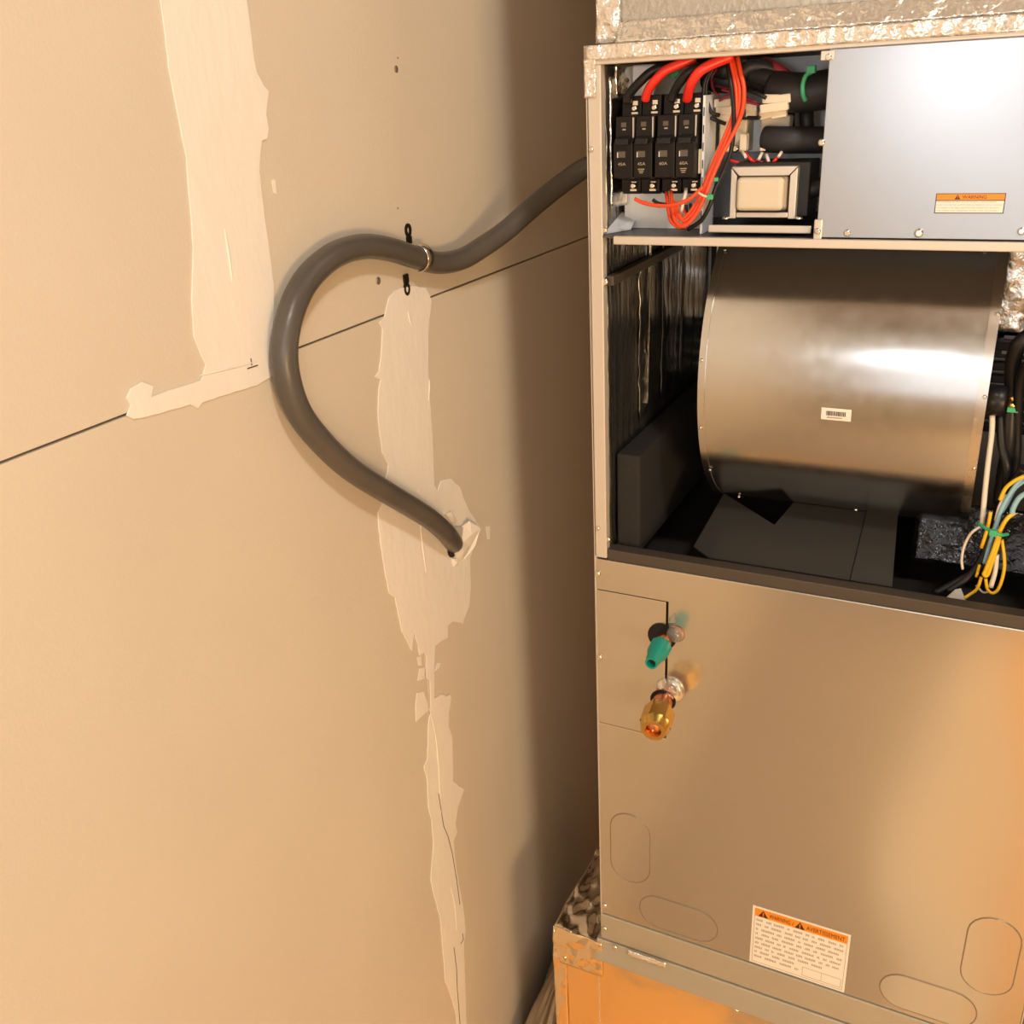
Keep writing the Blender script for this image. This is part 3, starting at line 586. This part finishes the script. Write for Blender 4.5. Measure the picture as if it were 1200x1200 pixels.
# ---------------- lower panel
zt = .5915; s0, s1, sx = .345, .5475, .0937
lowp = MB().prism([(0, 0, 0), (W, 0, 0), (W, 0, zt), (0, 0, zt), (0, 0, s1 + .0009), (sx + .0028, 0, s1 + .0009), (sx + .0028, 0, s0 - .0006), (0, 0, s0 - .0006)], (0, .02, 0)).build('lower_panel', 'cab', ah, bevel=.0012, label='large satin tan-grey lower panel')
pp = MB().prism([(0, 0, s0), (sx, 0, s0), (sx, 0, s1), (0, 0, s1)], (0, .018, 0)).build('pipe_plate', 'cab', ah, bevel=.0008, label='small separate plate around the pipe stubs')
MB().box(.002, .105, .0195, .0205, s0 - .004, s1 + .004).build('plate_backing', 'dark', ah)
for u, v, pr in ((701, 672, lowp), (703, 770, pp), (709, 1061, lowp)): screw(ay(u, v, -.0001), Y, .0036, pr)
for (x, z, lx, lz) in ((.0465, .1405, .057, .121), (.1185, .0375, .114, .056), (.5085, .1405, .057, .121), (.449, .0375, .114, .056)):
    poly = stadium(x, z, lx, lz)
    k = MB().prism([(a, -.0006, b) for a, b in poly], (0, .0006, 0)).build('knockout', 'cab', lowp, bevel=.0003)
    lp = [(a, -.0003, b) for a, b in stadium(x, z, lx + .0012, lz + .0012)]
    MB().tube(lp + [lp[0], lp[1]], .0008, 6, False).build('knockout_groove', 'groove', lowp)
# lower label
y = -.0002; x0, x1, z0, z1 = .2225, .3495, .0025, .1065; zo = .0895
sticker(lowp, x0, x1, z0, z1, y, zo, rim=None)
q = MB(); e = .003
for b in ((x0 + e, x1 - e, z0 + e, z0 + e + .0006), (x0 + e, x0 + e + .0006, z0 + e, zo), (x1 - e - .0006, x1 - e, z0 + e, zo)): q.box(b[0], b[1], y - .0005, y - .0003, b[2], b[3])
q.build('label_border', 'faint', lowp)
MB().box(x0 + e, x1 - e, y - .0005, y - .0003, zo, z1 - e).build('orange_band', 'sorange', lowp)
triangle(lowp, x0 + .0145, zo + .001, .0115, y - .0006); triangle(lowp, x0 + .0630, zo + .001, .0115, y - .0006)
text('WARNING', x0 + .0225, x0 + .0505, zo + .0030, .0072, y - .0007, 'ink', lowp); text('/', x0 + .0528, x0 + .0552, zo + .0030, .0072, y - .0007, 'ink', lowp); text('AVERTISSEMENT', x0 + .0715, x1 - .0065, zo + .0030, .0072, y - .0007, 'ink', lowp)
random.seed(11); q = MB()
for i in range(9):
    z = .0815 - i * .0083; x = x0 + .006; xe = x1 - .006 if i < 6 else (x0 + .098 if i == 6 else x0 + .066)
    while x < xe - .004:
        l = random.uniform(.004, .017); l = min(l, xe - x)
        c_ = x
        while c_ < x + l - .0012: q.box(c_, c_ + .0011, y - .0005, y - .0003, z, z + random.choice((.0036, .0030, .0036))); c_ += .00175
        x += l + .0035
q.build('small_print', 'faint', lowp)
q = MB(); bx0, bx1, bz0, bz1 = x0 + .071, x1 - .006, z0 + .0065, z0 + .0215
for b in ((bx0, bx1, bz0, bz0 + .0006), (bx0, bx1, bz1, bz1 + .0006), (bx0, bx0 + .0006, bz0, bz1), (bx1, bx1 + .0006, bz0, bz1), ((bx0 + bx1) / 2, (bx0 + bx1) / 2 + .0005, bz0, bz1)): q.box(b[0], b[1], y - .0005, y - .0003, b[2], b[3])
q.build('print_box', 'faint', lowp)
# pipe stubs
def hexnut(p, d, rad, h, name, m, parent):
    d = Vector(d).normalized(); u = d.cross(Vector((1, 0, 0))).normalized(); v = d.cross(u); a = []
    qq = MB(); rings = ((0, .93), (.0015, 1), (h * .70, 1), (h * .74, .97), (h, .74))
    for dd, s_ in rings[:3]: a += [p + d * dd + (u * cos(pi / 3 * i + .35) + v * sin(pi / 3 * i + .35)) * rad * s_ for i in range(6)]
    fs = [(j * 6 + i, j * 6 + (i + 1) % 6, (j + 1) * 6 + (i + 1) % 6, (j + 1) * 6 + i) for j in range(2) for i in range(6)] + [tuple(reversed(range(6)))]
    qq.add(a, fs); n = 24
    qq.lathe(p, d, [(h * .68, rad * .95), (h * .78, rad * .93), (h, rad * .78), (h, rad * .50), (h - .010, rad * .46)], n)
    o = qq.build(name, m, parent); e = o.modifiers.new('e', 'EDGE_SPLIT'); e.split_angle = radians(20); return o
nb = Vector((.0945, 0, .414)); nd = Vector((.0075, -.07, -.0085)).normalized()
MB().tube([nb + Vector((.002, .03, .004)), nb, nb + nd * .050], .0125, 18).build('suction_stub', 'copper', ah)
sealr = MB().tube([nb + Vector((.005, .001, .005)), nb + Vector((.005, -.002, .005)), nb + Vector((.003, -.006, .002))], [.0200, .0185, .0135], 20).build('pipe_sealant', 'clear', ah)
MB().tube([nb + nd * .012, nb + nd * .0135], .0165, 20).build('stub_collar', 'black', ah)
nut = hexnut(nb + nd * .031, nd, .0198, .039, 'brass_nut', 'brass', ah)
MB().lathe(nb, nd, [(.055, .0098), (.0625, .0096), (.0665, .0065), (.0670, .0)], 16).build('nut_core', 'copper', ah)
gb = Vector((.0935, 0, .4955)); gd = Vector((.0015, -.060, -.0015)).normalized()
MB().tube([gb + Vector((-.004, .0, .003)), gb + Vector((-.004, -.0015, .003))], [.0185, .0185], 20).build('pipe_hole_disc', 'black', ah)  # black disc stands for the dark open hole around the pipe
MB().tube([gb + Vector((.013, .001, .010)), gb + Vector((.013, -.004, .009)), gb + Vector((.012, -.009, .006))], [.0125, .0105, .005], 16).build('pipe_sealant', 'clear', ah)
MB().tube([gb + Vector((.003, .03, .003)), gb, gb + gd * .024], .0095, 16).build('liquid_stub', 'copper', ah)
q = MB(); ps = [0, .002, .018, .022, .042, .042, .030]; rs = [.0122, .0134, .0128, .0108, .0078, .0056, .0052]
g0 = gb + gd * .016
q.lathe(g0, gd, list(zip(ps, rs)), 20); cap = q.build('green_cap', 'teal', ah, label='small teal plastic cap'); e = cap.modifiers.new('e', 'EDGE_SPLIT'); e.split_angle = radians(25)
MB().tube([g0 + gd * .0330, g0 + gd * .0345], .0056, 14).build('cap_opening', 'dark', ah)
q = MB()
for i in range(8):
    a = 2 * pi * i / 8; u = gd.orthogonal().normalized(); v = gd.cross(u); e_ = (u * cos(a) + v * sin(a))
    q.tube([g0 + e_ * .0128 + gd * .002, g0 + e_ * .0122 + gd * .017], .0012, 6)
q.build('cap_rib', 'teal', ah)
for c_, sz in ((ay(788, 724, -.001), .0045), (ay(789, 808, -.001), .0045)):
    MB().prism([c_ + Vector((-sz, 0, -sz * 1.6)), c_ + Vector((sz * .9, 0, -sz * 1.3)), c_ + Vector((sz * .5, 0, sz * 1.5))], (0, -.0012, 0)).build('sealant_dab', 'clear', ah, bevel=.0006)
# base rail
MB().box(0, W, -.0015, .03, -.05, -.0015).build('base_rail', 'rail', ah, bevel=.0015, label='galvanised rail under the lower panel')
screw(ay(709, 1088, -.0016), Y, .0042, ah); screw(ay(854, 1160, -.0016), Y, .004, ah)

# ------------------------------------------------------------------ base plenum
PZ = -.05
pb = thing('return_plenum', (.27, .2, FL), 'foil-faced plenum box under the air handler, tinted with the orange it mirrors', 'duct box')
MB().box(-.075, .63, -.004, .45, FL, -.0905).build('plenum_box', 'floorglow_foil', pb, bevel=.003)
q = MB()
q.prism([(-.006, -.0105, -.089), (-.006, -.0035, -.0515), (-.006, .02, -.0515), (-.006, .02, -.089)], (.64, 0, 0)); q.build('flange', 'rail', pb, bevel=.0012, label='galvanised angle flange')
for u, v in ((721, 1110), (863, 1184)): screw(ay(u, v, -.008), Y, .004, pb)
for k in range(2): screw((.40 + k * .15, -.009, -.07), Y, .004, pb)
a = ay(757, 1124, -.0095)
MB().sheet((a.x - .03, -.0105, a.z - .003), (.06, 0, -.001), (0, .0015, .008), 16, 4, .0008, (0, -1, 0), 90, .0006).build('solder_smear', 'tape', pb)
# crumpled top left corner
def crump(p, u, v):
    return p
MB().sheet((-.078, -.002, -.060), (.080, 0, -.004), (0, .44, 0), 30, 60, .007, (0, 0, 1), 45, .006).build('crumpled_foil', 'foil', pb, label='crumpled foil ledge beside the cabinet')
MB().sheet((-.0785, -.008, -.125), (.082, 0, 0), (-.0, .002, .068), 26, 20, .0035, (0, -1, 0), 45, .002, seed=2).build('foil_tape', 'floorglow_foil', pb, label='wrinkled foil tape at the corner')
MB().sheet((-.079, -.0075, -.61), (.022, 0, 0), (0, 0, .50), 8, 60, .0022, (0, -1, 0), 55, .0015, seed=6).build('foil_tape', 'floorglow_foil', pb, label='wrinkled foil tape down the edge')
MB().sheet((-.0785, .45, -.61), (0, -.456, 0), (0, 0, .55), 40, 40, .003, (-1, 0, 0), 35, .002, seed=9).build('side_foil', 'foil', pb)
MB().box(-.0035, -.0025, -.0052, -.0038, -.60, -.10).build('foil_seam', 'tape', pb)

# ------------------------------------------------------------------ supply plenum above
sp = thing('supply_plenum', (.27, .2, H), 'foil-faced duct standing on top of the air handler', 'duct box')
MB().box(.006, .545, .022, .42, H + .002, CE - .002).build('duct_body', 'duct', sp, bevel=.002)
MB().sheet((.0045, .019, 1.1715), (.0265, 0, 0), (0, 0, .4), 10, 90, .0022, (0, -1, 0), 60, .002).build('foil_tape', 'tape', sp, label='wrinkled upright foil tape on the corner')
MB().sheet((.0045, .42, 1.1715), (0, -.40, 0), (0, 0, .5), 30, 40, .002, (-1, 0, 0), 50, .001).build('foil_tape', 'tape', sp)
MB().sheet((.03, .0185, 1.1700), (.52, 0, 0), (0, .001, .020), 120, 8, .0012, (0, -1, 0), 55, .0008, fn=lambda p, u, v: Vector((p.x, p.y - .014 * (1 - v), p.z))).build('foil_tape', 'tape', sp, label='wrinkled foil tape along the joint')

# ------------------------------------------------------------------ crumpled foil wrap between wall and plenum
fw = MB(); g = []; nu, nv = 60, 30
for j in range(nv + 1):
    el = pi / 2 * (1 - j / nv) * .98
    for i in range(nu + 1):
        a = 2 * pi * i / nu
        fold = 1 + .10 * sin(a * 9 + 1.5 * sin(el * 3)) * cos(el) + .07 * noise.noise(Vector((cos(a) * 3, sin(a) * 3, el * 3)))
        p = Vector((-.150 - .068 * sin(a - pi / 2) * 0 + .062 * cos(a - pi / 2 + pi * .5) * cos(el) * fold * -1, .235 - .29 * sin(a - pi * .5 + pi * .5) * cos(el) * fold * (1 if sin(a) > 0 else .5), -.615 + .262 * sin(el) * (1 + .05 * noise.noise(Vector((cos(a) * 5, sin(a) * 5, 1))))))
        p.x = min(max(p.x, XW + .003), -.088)
        g.append(p)
m_ = nu + 1
fw.add(g, [(j * m_ + i, j * m_ + i + 1, (j + 1) * m_ + i + 1, (j + 1) * m_ + i) for j in range(nv) for i in range(nu)], True)
o = fw.build('foil_wrap', 'wrap'); sm = o.modifiers.new('t', 'SOLIDIFY'); sm.thickness = .0015
tag(o, 'loose crumpled sheet of foil wrap bunched on the floor against the wall', 'foil wrap')
